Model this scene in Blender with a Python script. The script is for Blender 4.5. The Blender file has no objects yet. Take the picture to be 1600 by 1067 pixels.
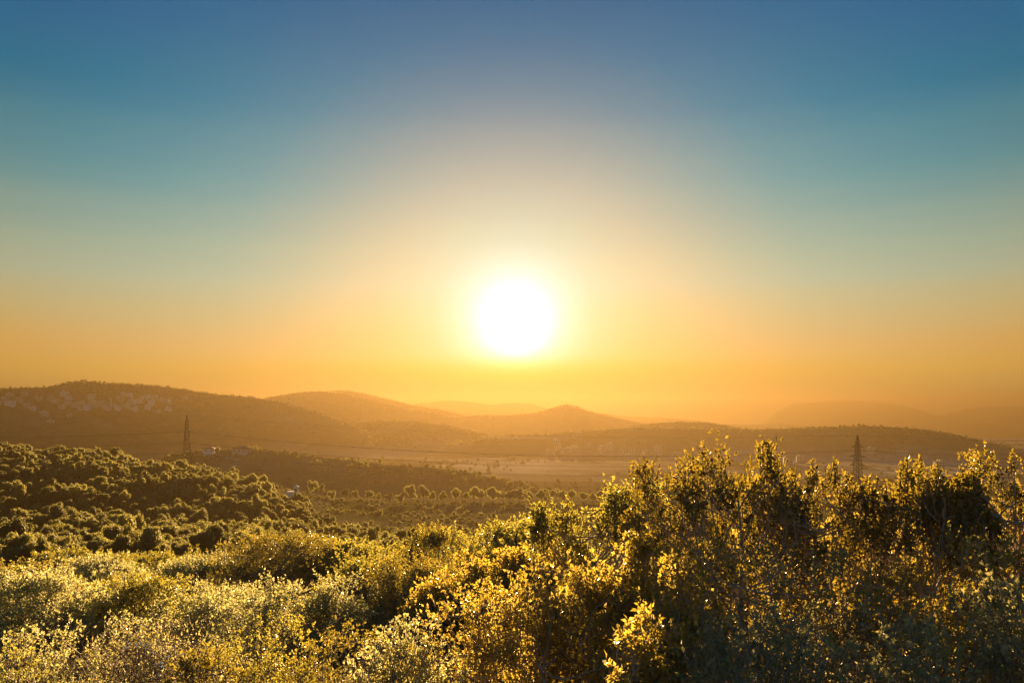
import bpy, math, random
import numpy as np
from mathutils import Vector, Matrix
PI = math.pi
sc = bpy.context.scene
col = sc.collection
RNG = np.random.default_rng(7)
random.seed(7)

# ------------------------------------------------------------------ camera
F = 1244.4            # focal length in photo pixels (28 mm on 36 mm, 1600 px wide)
PX0, HOR = 800.0, 635.0
cam = bpy.data.cameras.new('camera')
cam_o = bpy.data.objects.new('camera', cam)
col.objects.link(cam_o)
cam.lens = 28.0
cam.sensor_width = 36.0
cam.shift_y = 0.0634
cam.clip_start = 0.1
cam.clip_end = 60000.0
cam_o.rotation_euler = (PI / 2, 0, 0)
sc.camera = cam_o

# ------------------------------------------------------------------ sun and sky
SUN_EL = math.radians(5.9)
SUN_AZ = math.radians(0.23)                 # to the right of +Y
SUN_DIR = Vector((math.sin(SUN_AZ) * math.cos(SUN_EL), math.cos(SUN_AZ) * math.cos(SUN_EL), math.sin(SUN_EL)))
sun = bpy.data.lights.new('sun', 'SUN')
sun.energy = 5.0
sun.angle = math.radians(0.53)
sun.color = (1.0, 0.62, 0.28)
sun_o = bpy.data.objects.new('sun', sun)
col.objects.link(sun_o)
sun_o.rotation_euler = SUN_DIR.to_track_quat('Z', 'Y').to_euler()

world = bpy.data.worlds.new('World')
sc.world = world
world.use_nodes = True


def lin(r, g, b):
    f = lambda c: (c / 255 / 12.92) if c <= 10 else ((c / 255 + 0.055) / 1.055) ** 2.4
    return (f(r), f(g), f(b), 1.0)


def ramp(nt, fac, stops, interp='LINEAR'):
    n = nt.nodes.new('ShaderNodeValToRGB')
    n.color_ramp.interpolation = interp
    e = n.color_ramp.elements
    while len(e) > 1:
        e.remove(e[-1])
    e[0].position = stops[0][0]
    e[0].color = stops[0][1]
    for p, c in stops[1:]:
        k = e.new(p)
        k.color = c
    if fac is not None:
        nt.links.new(fac, n.inputs[0])
    return n.outputs[0]


def math_node(nt, op, a, b=None, clamp=False):
    n = nt.nodes.new('ShaderNodeMath')
    n.operation = op
    n.use_clamp = clamp
    for i, v in enumerate((a, b)):
        if v is None:
            continue
        if isinstance(v, (int, float)):
            n.inputs[i].default_value = v
        else:
            nt.links.new(v, n.inputs[i])
    return n.outputs[0]


def mix_rgb(nt, mode, fac, a, b):
    n = nt.nodes.new('ShaderNodeMix')
    n.data_type = 'RGBA'
    n.blend_type = mode
    n.clamp_result = False
    for i, v in ((0, fac), (6, a), (7, b)):
        if isinstance(v, (int, float)):
            n.inputs[i].default_value = v
        elif isinstance(v, tuple):
            n.inputs[i].default_value = v
        else:
            nt.links.new(v, n.inputs[i])
    return n.outputs[2]


def build_world():
    nt = world.node_tree
    bg = nt.nodes['Background']
    tc = nt.nodes.new('ShaderNodeTexCoord')
    nrm = nt.nodes.new('ShaderNodeVectorMath'); nrm.operation = 'NORMALIZE'
    nt.links.new(tc.outputs['Generated'], nrm.inputs[0])
    sep = nt.nodes.new('ShaderNodeSeparateXYZ')
    nt.links.new(nrm.outputs[0], sep.inputs[0])
    dot = nt.nodes.new('ShaderNodeVectorMath'); dot.operation = 'DOT_PRODUCT'
    nt.links.new(nrm.outputs[0], dot.inputs[0])
    dot.inputs[1].default_value = SUN_DIR
    z = sep.outputs[2]
    ang = math_node(nt, 'ARCCOSINE', math_node(nt, 'MINIMUM', dot.outputs['Value'], 1.0))   # angle from the sun
    el = math_node(nt, 'ARCSINE', z)
    # sunset sky by elevation (radians / 1.6)
    def e(py):
        return math.atan((HOR - py) / F) / 1.6
    # faint uneven dust bands low over the horizon
    mp = nt.nodes.new('ShaderNodeMapping'); mp.inputs['Scale'].default_value = (1.3, 1.3, 26)
    nt.links.new(nrm.outputs[0], mp.inputs['Vector'])
    bn = nt.nodes.new('ShaderNodeTexNoise'); bn.inputs['Scale'].default_value = 1.6; bn.inputs['Detail'].default_value = 3
    nt.links.new(mp.outputs[0], bn.inputs['Vector'])
    elb = math_node(nt, 'ADD', el, math_node(nt, 'MULTIPLY', math_node(nt, 'SUBTRACT', bn.outputs[0], .5), .022))
    ed = lambda deg: math.radians(deg) / 1.6
    base = ramp(nt, math_node(nt, 'DIVIDE', elb, 1.6, True), [
        (0.0, (.30, .20, .06, 1)), (ed(1.3), (.54, .34, .08, 1)), (ed(2.3), (.68, .38, .07, 1)), (ed(4), (.67, .375, .08, 1)), (ed(6.5), (.53, .415, .165, 1)),
        (ed(8.5), (.40, .425, .26, 1)), (ed(10.5), (.30, .38, .265, 1)), (ed(15), (.085, .25, .27, 1)), (ed(20), (.0, .15, .255, 1)),
        (ed(24), (.0, .115, .25, 1)), (ed(28), (.0, .095, .24, 1)), (0.5, (.01, .09, .22, 1)), (1.0, (.01, .09, .22, 1))])
    # solar aureole of the dusty air
    t = math_node(nt, 'DIVIDE', ang, 0.6, True)
    d = math.radians
    g = lambda deg: d(deg) / 0.6
    glow = ramp(nt, t, [
        (0.0, (4.5, 4.2, 3.6, 1)), (g(1.5), (2.3, 2.15, 1.9, 1)), (g(2.6), (1.15, 1.08, 1.0, 1)), (g(3.4), (.74, .73, .68, 1)), (g(4.5), (.53, .52, .44, 1)),
        (g(6), (.47, .40, .27, 1)), (g(8), (.46, .32, .18, 1)), (g(10), (.43, .26, .135, 1)), (g(13), (.30, .195, .11, 1)),
        (g(16), (.18, .145, .10, 1)), (g(20), (.07, .10, .09, 1)), (g(25), (.02, .06, .065, 1)), (g(30), (.0, .025, .035, 1)), (1.0, (0, 0, 0, 1))], 'LINEAR')
    ext = ramp(nt, math_node(nt, 'DIVIDE', el, 1.6, True), [
        (0.0, (0, 0, 0, 1)), (e(605), (.15, .08, 0, 1)), (e(585), (.5, .40, .05, 1)), (e(570), (.85, .75, .35, 1)), (e(556), (1, .97, .85, 1)), (e(540), (1, 1, 1, 1)),
        (e(300), (1, 1, 1, 1)), (e(200), (.85, .85, .85, 1)), (e(100), (.5, .56, .58, 1)), (e(0), (.2, .3, .34, 1)), (1.0, (.1, .15, .2, 1))])
    c = mix_rgb(nt, 'ADD', 1.0, base, mix_rgb(nt, 'MULTIPLY', 1.0, glow, ext))
    sky = nt.nodes.new('ShaderNodeTexSky')
    sky.sky_type = 'NISHITA'
    sky.sun_disc = False
    sky.sun_elevation = SUN_EL
    sky.sun_rotation = SUN_AZ
    sky.altitude = 600
    sky.dust_density = 1.0
    c = mix_rgb(nt, 'ADD', 0.004, c, sky.outputs[0])
    nt.links.new(c, bg.inputs[0])
    bg.inputs[1].default_value = 0.149


build_world()
sc.view_settings.view_transform = 'Standard'
sc.view_settings.look = 'None'
sc.view_settings.exposure = 2.75
sc.view_settings.gamma = 1.0
sc.view_settings.use_curve_mapping = False
sc.cycles.max_bounces = 12
sc.cycles.diffuse_bounces = 6
sc.cycles.glossy_bounces = 2
sc.cycles.transmission_bounces = 8
sc.cycles.transparent_max_bounces = 8
sc.cycles.volume_bounces = 0
sc.cycles.sample_clamp_indirect = 6.0

# ------------------------------------------------------------------ helpers
def mesh_np(name, verts, faces, mats=(), smooth=False, mat_idx=None):
    """verts (n,3), faces: list of int arrays of shape (m,3) or (m,4)"""
    me = bpy.data.meshes.new(name)
    if not isinstance(faces, (list, tuple)):
        faces = [faces]
    faces = [np.asarray(f, dtype=np.int32) for f in faces if len(f)]
    verts = np.asarray(verts, dtype=np.float32)
    me.vertices.add(len(verts))
    me.vertices.foreach_set('co', verts.ravel())
    loops = np.concatenate([f.ravel() for f in faces])
    tot = np.concatenate([np.full(len(f), f.shape[1], dtype=np.int32) for f in faces])
    start = np.concatenate([[0], np.cumsum(tot)[:-1]]).astype(np.int32)
    me.loops.add(len(loops))
    me.loops.foreach_set('vertex_index', loops)
    me.polygons.add(len(tot))
    me.polygons.foreach_set('loop_start', start)
    me.polygons.foreach_set('loop_total', tot)
    if mat_idx is not None:
        me.polygons.foreach_set('material_index', np.asarray(mat_idx, dtype=np.int32))
    me.polygons.foreach_set('use_smooth', np.full(len(tot), bool(smooth)))
    me.update(calc_edges=True)
    for m in mats:
        me.materials.append(m)
    return me


def link(name, data, parent=None, loc=(0, 0, 0), rz=0.0, scale=1.0):
    o = bpy.data.objects.new(name, data)
    col.objects.link(o)
    o.location = loc
    o.rotation_euler = (0, 0, rz)
    o.scale = (scale,) * 3 if isinstance(scale, (int, float)) else scale
    if parent is not None:
        o.parent = parent
    return o


def tag(o, label=None, cat=None, group=None, kind=None):
    if label:
        o['label'] = label
    if cat:
        o['category'] = cat
    if group:
        o['group'] = group
    if kind:
        o['kind'] = kind
    return o


class MB:
    """collects boxes, tubes and prisms into one mesh"""
    def __init__(s):
        s.v = []; s.q = []; s.t = []; s.n = 0

    def add(s, v, q=None, t=None):
        v = np.asarray(v, float)
        if q is not None and len(q):
            s.q.append(np.asarray(q) + s.n)
        if t is not None and len(t):
            s.t.append(np.asarray(t) + s.n)
        s.v.append(v); s.n += len(v)

    def box(s, x0, x1, y0, y1, z0, z1):
        v = [(x, y, z) for z in (z0, z1) for y in (y0, y1) for x in (x0, x1)]
        s.add(v, [(0, 2, 3, 1), (4, 5, 7, 6), (0, 1, 5, 4), (2, 6, 7, 3), (0, 4, 6, 2), (1, 3, 7, 5)])

    def tube(s, pts, radii, n=4):
        pts = np.asarray(pts, float)
        m = len(pts)
        r = np.broadcast_to(np.asarray(radii, float), (m,))
        d = np.gradient(pts, axis=0)
        d /= np.linalg.norm(d, axis=1, keepdims=True) + 1e-9
        ref = np.array((0, 0, 1.0)) if abs(d[0][2]) < 0.9 else np.array((1.0, 0, 0))
        a = np.cross(d, ref); a /= np.linalg.norm(a, axis=1, keepdims=True) + 1e-9
        b = np.cross(d, a)
        th = np.arange(n) * 2 * PI / n + PI / n
        ring = pts[:, None, :] + r[:, None, None] * (np.cos(th)[None, :, None] * a[:, None, :] + np.sin(th)[None, :, None] * b[:, None, :])
        v = ring.reshape(-1, 3)
        i = np.arange(m - 1)[:, None] * n; j = np.arange(n)[None, :]; k = (j + 1) % n
        q = np.stack([i + j, i + k, i + n + k, i + n + j], -1).reshape(-1, 4)
        s.add(v, q)
        if n == 4:
            s.q.append(np.array([[0, 3, 2, 1]]) + s.n - len(v))
            s.q.append(np.array([[0, 1, 2, 3]]) + s.n - n)

    def mesh(s, name, mats, smooth=False):
        fs = []
        if s.q:
            fs.append(np.concatenate(s.q))
        if s.t:
            fs.append(np.concatenate(s.t))
        return mesh_np(name, np.concatenate(s.v), fs, mats, smooth)


# value noise -------------------------------------------------------
def _h(ix, iy, seed):
    n = (ix.astype(np.int64) * 374761393 + iy.astype(np.int64) * 668265263 + seed * 1442695041) & 0x7fffffff
    n = ((n ^ (n >> 13)) * 1274126177) & 0x7fffffff
    return ((n ^ (n >> 16)) & 0xffff) / 65535.0


def vnoise(x, y, seed=0):
    ix = np.floor(x); iy = np.floor(y)
    fx = x - ix; fy = y - iy
    fx = fx * fx * (3 - 2 * fx); fy = fy * fy * (3 - 2 * fy)
    a = _h(ix, iy, seed); b = _h(ix + 1, iy, seed); c = _h(ix, iy + 1, seed); d = _h(ix + 1, iy + 1, seed)
    return (a + (b - a) * fx) * (1 - fy) + (c + (d - c) * fx) * fy


def fbm(x, y, wl, oct=4, seed=0, gain=0.5):
    s = 0; a = 1.0; t = 0
    for k in range(oct):
        s = s + a * vnoise(x / wl + 17.3 * k, y / wl - 9.1 * k, seed + k)
        t += a; a *= gain; wl *= 0.5
    return s / t * 2 - 1


# ------------------------------------------------------------------ materials
def new_mat(name):
    m = bpy.data.materials.new(name)
    m.use_nodes = True
    nt = m.node_tree
    return m, nt, nt.nodes['Principled BSDF']


def leaf_mat(name, cols, trans, tfac=0.45, rough=0.45, spec=0.5, per='island', obj_var=0.25):
    """cols: ramp stops for the leaf face, trans: colour of light through the leaf"""
    m, nt, p = new_mat(name)
    geo = nt.nodes.new('ShaderNodeNewGeometry')
    oi = nt.nodes.new('ShaderNodeObjectInfo')
    fac = geo.outputs['Random Per Island'] if per == 'island' else oi.outputs['Random']
    c = ramp(nt, fac, cols)
    t = ramp(nt, fac, trans)
    v = math_node(nt, 'MULTIPLY_ADD', oi.outputs['Random'], obj_var)
    v.node.inputs[2].default_value = 1.0 - obj_var * 0.5
    vv = nt.nodes.new('ShaderNodeCombineColor')
    for i in range(3):
        nt.links.new(v, vv.inputs[i])
    c = mix_rgb(nt, 'MULTIPLY', 1.0, c, vv.outputs[0])
    t = mix_rgb(nt, 'MULTIPLY', 1.0, t, vv.outputs[0])
    nt.links.new(c, p.inputs['Base Color'])
    p.inputs['Roughness'].default_value = rough
    p.inputs['Specular IOR Level'].default_value = spec
    tr = nt.nodes.new('ShaderNodeBsdfTranslucent')
    nt.links.new(t, tr.inputs['Color'])
    mx = nt.nodes.new('ShaderNodeMixShader')
    mx.inputs[0].default_value = tfac
    nt.links.new(p.outputs[0], mx.inputs[1])
    nt.links.new(tr.outputs[0], mx.inputs[2])
    nt.links.new(mx.outputs[0], nt.nodes['Material Output'].inputs['Surface'])
    return m


M = {}
M['leaf_oak'] = leaf_mat('leaf_oak', [(0, (.06, .068, .024, 1)), (.5, (.095, .10, .038, 1)), (1, (.14, .14, .06, 1))],
                         [(0, (.34, .31, .03, 1)), (.6, (.46, .42, .05, 1)), (1, (.58, .50, .09, 1))], .48, .38)
M['leaf_pale'] = leaf_mat('leaf_pale', [(0, (.11, .13, .055, 1)), (.5, (.16, .18, .085, 1)), (1, (.25, .25, .13, 1))],
                          [(0, (.44, .44, .12, 1)), (.6, (.60, .58, .20, 1)), (1, (.70, .66, .32, 1))], .5, .42)
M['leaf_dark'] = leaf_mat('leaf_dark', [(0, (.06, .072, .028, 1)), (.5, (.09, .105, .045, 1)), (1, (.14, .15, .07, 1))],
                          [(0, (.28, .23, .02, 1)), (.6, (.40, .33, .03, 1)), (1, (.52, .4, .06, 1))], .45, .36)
M['leaf_silhouette'] = leaf_mat('leaf_silhouette', [(0, (.035, .038, .014, 1)), (.5, (.055, .058, .022, 1)), (1, (.09, .085, .035, 1))],
                         [(0, (.24, .18, .015, 1)), (.6, (.34, .26, .02, 1)), (1, (.48, .35, .04, 1))], .40, .45, .4)  # darkened oak leaf: backlit skyline silhouette put into the colour
M['leaf_grey'] = leaf_mat('leaf_grey', [(0, (.13, .145, .08, 1)), (.5, (.18, .195, .115, 1)), (1, (.26, .265, .17, 1))],
                          [(0, (.34, .32, .09, 1)), (.6, (.48, .44, .14, 1)), (1, (.6, .53, .22, 1))], .5, .40)
M['crown'] = leaf_mat('crown', [(0, (.045, .055, .018, 1)), (.5, (.075, .085, .028, 1)), (1, (.115, .12, .042, 1))],
                      [(0, (.24, .23, .05, 1)), (.6, (.36, .34, .08, 1)), (1, (.48, .43, .13, 1))], .42, .6, .3, obj_var=1.0)
M['scrub'] = leaf_mat('scrub', [(0, (.035, .04, .015, 1)), (1, (.07, .07, .03, 1))],
                      [(0, (.14, .12, .02, 1)), (1, (.22, .17, .04, 1))], .12, .9, .0, per='object', obj_var=.6)


def noise_mat(name, stops, scale, rough=.9, detail=4, bump=0.0, spec=.2):
    m, nt, p = new_mat(name)
    tc = nt.nodes.new('ShaderNodeTexCoord')
    n = nt.nodes.new('ShaderNodeTexNoise')
    n.inputs['Scale'].default_value = scale
    n.inputs['Detail'].default_value = detail
    nt.links.new(tc.outputs['Object'], n.inputs['Vector'])
    nt.links.new(ramp(nt, n.outputs[0], stops), p.inputs['Base Color'])
    p.inputs['Roughness'].default_value = rough
    p.inputs['Specular IOR Level'].default_value = spec
    if bump:
        b = nt.nodes.new('ShaderNodeBump')
        b.inputs['Strength'].default_value = bump
        nt.links.new(n.outputs[0], b.inputs['Height'])
        nt.links.new(b.outputs[0], p.inputs['Normal'])
    return m


M['bark'] = noise_mat('bark', [(.3, (.22, .175, .12, 1)), (.7, (.38, .31, .23, 1))], 9, .85, 5, .5)
M['dead_twig'] = noise_mat('dead_twig', [(.3, (.20, .14, .09, 1)), (.7, (.34, .26, .17, 1))], 7, .9)
M['plaster_white'] = noise_mat('plaster_white', [(.3, (.66, .63, .58, 1)), (.7, (.78, .76, .72, 1))], .4, .9)
M['plaster_cream'] = noise_mat('plaster_cream', [(.3, (.48, .42, .33, 1)), (.7, (.60, .53, .43, 1))], .4, .9)
M['limestone'] = noise_mat('limestone', [(.3, (.36, .32, .26, 1)), (.7, (.50, .45, .37, 1))], .6, .9)
M['concrete'] = noise_mat('concrete', [(.3, (.34, .33, .31, 1)), (.7, (.46, .45, .42, 1))], .5, .9)
M['roof_tile'] = noise_mat('roof_tile', [(.3, (.26, .11, .06, 1)), (.7, (.36, .16, .09, 1))], .8, .8)
M['glass'] = noise_mat('glass', [(.3, (.03, .035, .04, 1)), (.7, (.05, .055, .06, 1))], .5, .15, spec=.6)
M['steel'] = noise_mat('steel', [(.3, (.02, .018, .016, 1)), (.7, (.035, .032, .03, 1))], 1.5, .9, spec=.05)
M['wire'] = noise_mat('wire', [(.3, (.025, .025, .025, 1)), (.7, (.04, .04, .04, 1))], .2, .95, spec=0.0)
M['insulator'] = noise_mat('insulator', [(.3, (.12, .07, .05, 1)), (.7, (.18, .10, .07, 1))], 3, .8, spec=.1)
M['track'] = noise_mat('track', [(.3, (.24, .20, .13, 1)), (.7, (.34, .29, .20, 1))], .05, .95, spec=0.0)
M['stone'] = noise_mat('stone', [(.3, (.26, .23, .18, 1)), (.7, (.44, .40, .33, 1))], .7, .95, 5, .4)
M['petal'] = noise_mat('petal', [(.3, (.74, .74, .70, 1)), (.7, (.82, .82, .79, 1))], 6, .7)
M['straw'] = leaf_mat('straw', [(0, (.24, .18, .10, 1)), (1, (.42, .33, .19, 1))], [(0, (.40, .30, .12, 1)), (1, (.6, .45, .2, 1))], .4, .7, .2)

# ------------------------------------------------------------------ terrain
VALLEY = -88.0
# near ground: columns by bearing (photo px), rows by distance
NPX = np.array([-900, -400, 0, 130, 230, 290, 350, 400, 470, 530, 620, 1000, 1300, 1600, 2300.])
NY = np.array([-60, 0, 5, 10, 20, 35, 60, 100, 150, 200, 260, 330, 400, 480, 600, 800, 950.])
_ridge = [-12, -18, -25, -28.6, -33.5, -36, -40, -42.5, -48, -53.5, -55, -55, -55, -50, -40.]
_front = [0, -3.2, -4.3, -5.6, -8, -11, -15.5, -22, -30]
NZ = np.zeros((len(NPX), len(NY)))
NZ[:, :9] = np.array([-0.5, -3.2, -4.3, -5.6, -8, -11, -15.5, -22, -30])[None, :]
for i, (p, r) in enumerate(zip(NPX, _ridge)):
    k = min(1.0, max(0.0, (p - 130) / 400.0))           # 0: wooded ridge, 1: field shelf
    NZ[i, 9] = -37
    NZ[i, 10] = -38.5 + (r + 25) * .10 * (1 - k) + (-45 + 38.5) * k
    NZ[i, 11] = (r * .62 - 38 * .38) * (1 - k) + (r + 3.5) * k
    NZ[i, 12] = r
    NZ[i, 13] = (r - 4) * (1 - k) + (r - 3.0) * k
    NZ[i, 14] = (r - 16) * (1 - k) - 67 * k
    NZ[i, 15] = -80 * (1 - k) - 82 * k
    NZ[i, 16] = VALLEY


def bilerp(px, y):
    y = np.clip(y, NY[0], NY[-1]); px = np.clip(px, NPX[0], NPX[-1])
    i = np.clip(np.searchsorted(NPX, px) - 1, 0, len(NPX) - 2)
    j = np.clip(np.searchsorted(NY, y) - 1, 0, len(NY) - 2)
    a = (px - NPX[i]) / (NPX[i + 1] - NPX[i]); b = (y - NY[j]) / (NY[j + 1] - NY[j])
    a = a * a * (3 - 2 * a)
    # Catmull-Rom along the distance keeps the slopes smooth
    def row(jj):
        jj = np.clip(jj, 0, len(NY) - 1)
        return NZ[i, jj] * (1 - a) + NZ[i + 1, jj] * a
    p0, p1, p2, p3 = row(j - 1), row(j), row(j + 1), row(j + 2)
    h = NY[j + 1] - NY[j]
    m1 = np.where(j > 0, (p2 - p0) / (NY[j + 1] - NY[np.clip(j - 1, 0, 99)] + 1e-9), (p2 - p1) / h)
    jn = np.clip(j + 2, 0, len(NY) - 1)
    m2 = np.where(j + 2 < len(NY), (p3 - p1) / (NY[jn] - NY[j] + 1e-9), (p2 - p1) / h)
    b2 = b * b; b3 = b2 * b
    return (2 * b3 - 3 * b2 + 1) * p1 + (b3 - 2 * b2 + b) * h * m1 + (-2 * b3 + 3 * b2) * p2 + (b3 - b2) * h * m2


# hills: distance, front width, back width, crest polyline (photo px, py)
HILLS = [
    ('mid', 720, 170, 210, [(60, 790), (150, 750), (240, 722), (300, 707), (370, 702), (440, 706), (540, 719), (610, 727), (660, 730), (700, 734), (740, 741), (800, 755), (870, 775), (960, 800), (1060, 830)]),
    ('right', 1600, 420, 420, [(560, 730), (680, 700), (760, 683), (840, 679), (900, 674), (960, 670), (1000, 667), (1100, 670), (1180, 671), (1250, 669), (1350, 665), (1440, 670), (1490, 678), (1540, 690), (1600, 706), (1700, 735), (1850, 775), (2100, 800)]),
    ('right_wood', 2150, 500, 500, [(800, 720), (900, 690), (960, 671), (1010, 662), (1060, 659), (1105, 660), (1150, 668), (1230, 690), (1300, 720)]),
    ('village', 1600, 480, 500, [(-500, 640), (-250, 620), (-60, 609), (0, 607), (80, 605), (105, 599), (130, 595), (150, 597), (200, 601), (260, 604), (290, 609), (340, 617), (390, 620), (440, 628), (500, 645), (560, 668), (640, 700), (740, 740)]),
    ('spur', 1950, 560, 500, [(300, 720), (420, 680), (500, 664), (600, 657), (650, 658), (700, 664), (740, 674), (790, 690), (880, 715), (980, 750)]),
    ('hump', 2750, 520, 500, [(300, 660), (380, 630), (430, 619), (470, 613), (500, 611), (540, 616), (590, 628), (640, 640), (680, 645), (720, 656), (800, 690), (880, 720)]),
    ('hump_back', 3100, 450, 500, [(400, 650), (450, 625), (500, 611), (540, 609.5), (570, 614), (610, 624), (650, 634), (690, 640), (730, 650), (760, 664), (800, 690)]),
    ('cone', 3000, 500, 500, [(660, 680), (700, 652), (740, 649), (800, 648), (835, 646), (855, 640), (885, 632), (900, 635), (920, 643), (945, 648), (970, 654), (1010, 663), (1060, 675), (1140, 700)]),
    ('far_centre', 6000, 1000, 1000, [(540, 680), (600, 645), (650, 630), (700, 625), (740, 628), (770, 632), (800, 629), (830, 630), (860, 640), (920, 660), (980, 680)]),
    ('far_flat', 5200, 900, 900, [(860, 680), (900, 655), (935, 645), (980, 650), (1050, 653), (1100, 658), (1130, 663), (1180, 663), (1220, 661), (1260, 666), (1320, 680), (1380, 700)]),
    ('far_right', 5000, 900, 900, [(1420, 690), (1470, 683), (1500, 678), (1530, 680), (1560, 685), (1600, 688), (1680, 692), (1800, 694), (2100, 700)]),
    ('horizon_hill', 7000, 600, 600, [(1190, 664), (1212, 645), (1235, 632), (1290, 625), (1340, 625), (1390, 629), (1430, 636), (1470, 651), (1500, 664)]),
    ('horizon_hill_b', 7300, 500, 500, [(1440, 662), (1480, 644), (1515, 638), (1560, 633), (1600, 634), (1680, 632), (1760, 632), (1900, 655)]),
]


def base_far(y):
    return np.interp(y, [0, 900, 1500, 2600, 4500, 8000, 20000], [VALLEY, VALLEY, -90, -105, -200, -330, -360])


def H(x, y, rough=True):
    x = np.asarray(x, float); y = np.asarray(y, float)
    ys = np.maximum(y, 6.0)
    px = PX0 + F * x / ys
    near = bilerp(px, y) + fbm(x, y, 22, 3, 5) * np.clip((y - 60) / 200, 0, 1) * 1.2 + fbm(x, y, 4, 2, 9) * .12
    base = base_far(y)
    amp = np.clip((y - 500) / 900, 0, 1)
    n1 = fbm(x, y, 420, 4, 31)
    n2 = 1 - np.abs(fbm(x * 1.0, y * .55, 260, 3, 77)) * 2      # gullies
    acc = np.where(y < 900, near, base)
    lo = base + n1 * .8 * amp
    h = lo
    for k, (nm, D, wf, wb, cr) in enumerate(HILLS):
        cp = np.array([c[0] for c in cr], float); cy = np.array([c[1] for c in cr], float)
        d = D * (1 + 0.05 * np.sin(px / 170.0 + k * 1.7))
        cz = np.interp(px, cp, cy, left=HOR + 400, right=HOR + 400)
        cz = (HOR - cz) / F * d + 0.35 * D / 1000 * fbm(px, px * 0 + k * 7.7, 36, 3, 50 + k)
        s = np.where(y < d, (d - y) / wf, (y - d) / wb)
        s = np.clip(s, 0, 1)
        pr = (0.5 * (1 + np.cos(PI * s ** 0.85))) ** (1.35 if nm in ('village', 'right', 'spur') else 1.0)
        top = np.maximum(cz - base, 0)
        z = base + top * pr + (n1 * 11 + (n2 - .6) * 22) * amp * np.clip(4 * pr * (1 - pr), 0, 1) ** .8 * np.clip(top / 80, 0, 1)
        m = np.maximum(h, z)
        # soft maximum
        kk = 6.0
        dlt = np.abs(h - z)
        h = m + np.where(dlt < kk, (kk - dlt) ** 2 / (4 * kk), 0) * (dlt < kk) * (top > 0)
    b = np.clip((y - 520) / 350, 0, 1)
    b = b * b * (3 - 2 * b)
    far = np.where(y > 450, h, -1e4)
    return np.where(y < 520, near, np.maximum(near * (1 - b) + b * far, np.where(y > 560, far, -1e4)))


def Hs(x, y):
    return float(H(np.array([x]), np.array([y]))[0])


def cast(px, py, y0=700.0, y1=9000.0, n=2600):
    """distance at which the line of sight through a photo pixel first meets the ground"""
    y = np.linspace(y0, y1, n)
    x = (px - PX0) / F * y
    z = (HOR - py) / F * y
    hit = np.nonzero(z <= H(x, y))[0]
    if not len(hit):
        return None
    k = hit[0]
    return float(x[k]), float(y[k])


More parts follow.
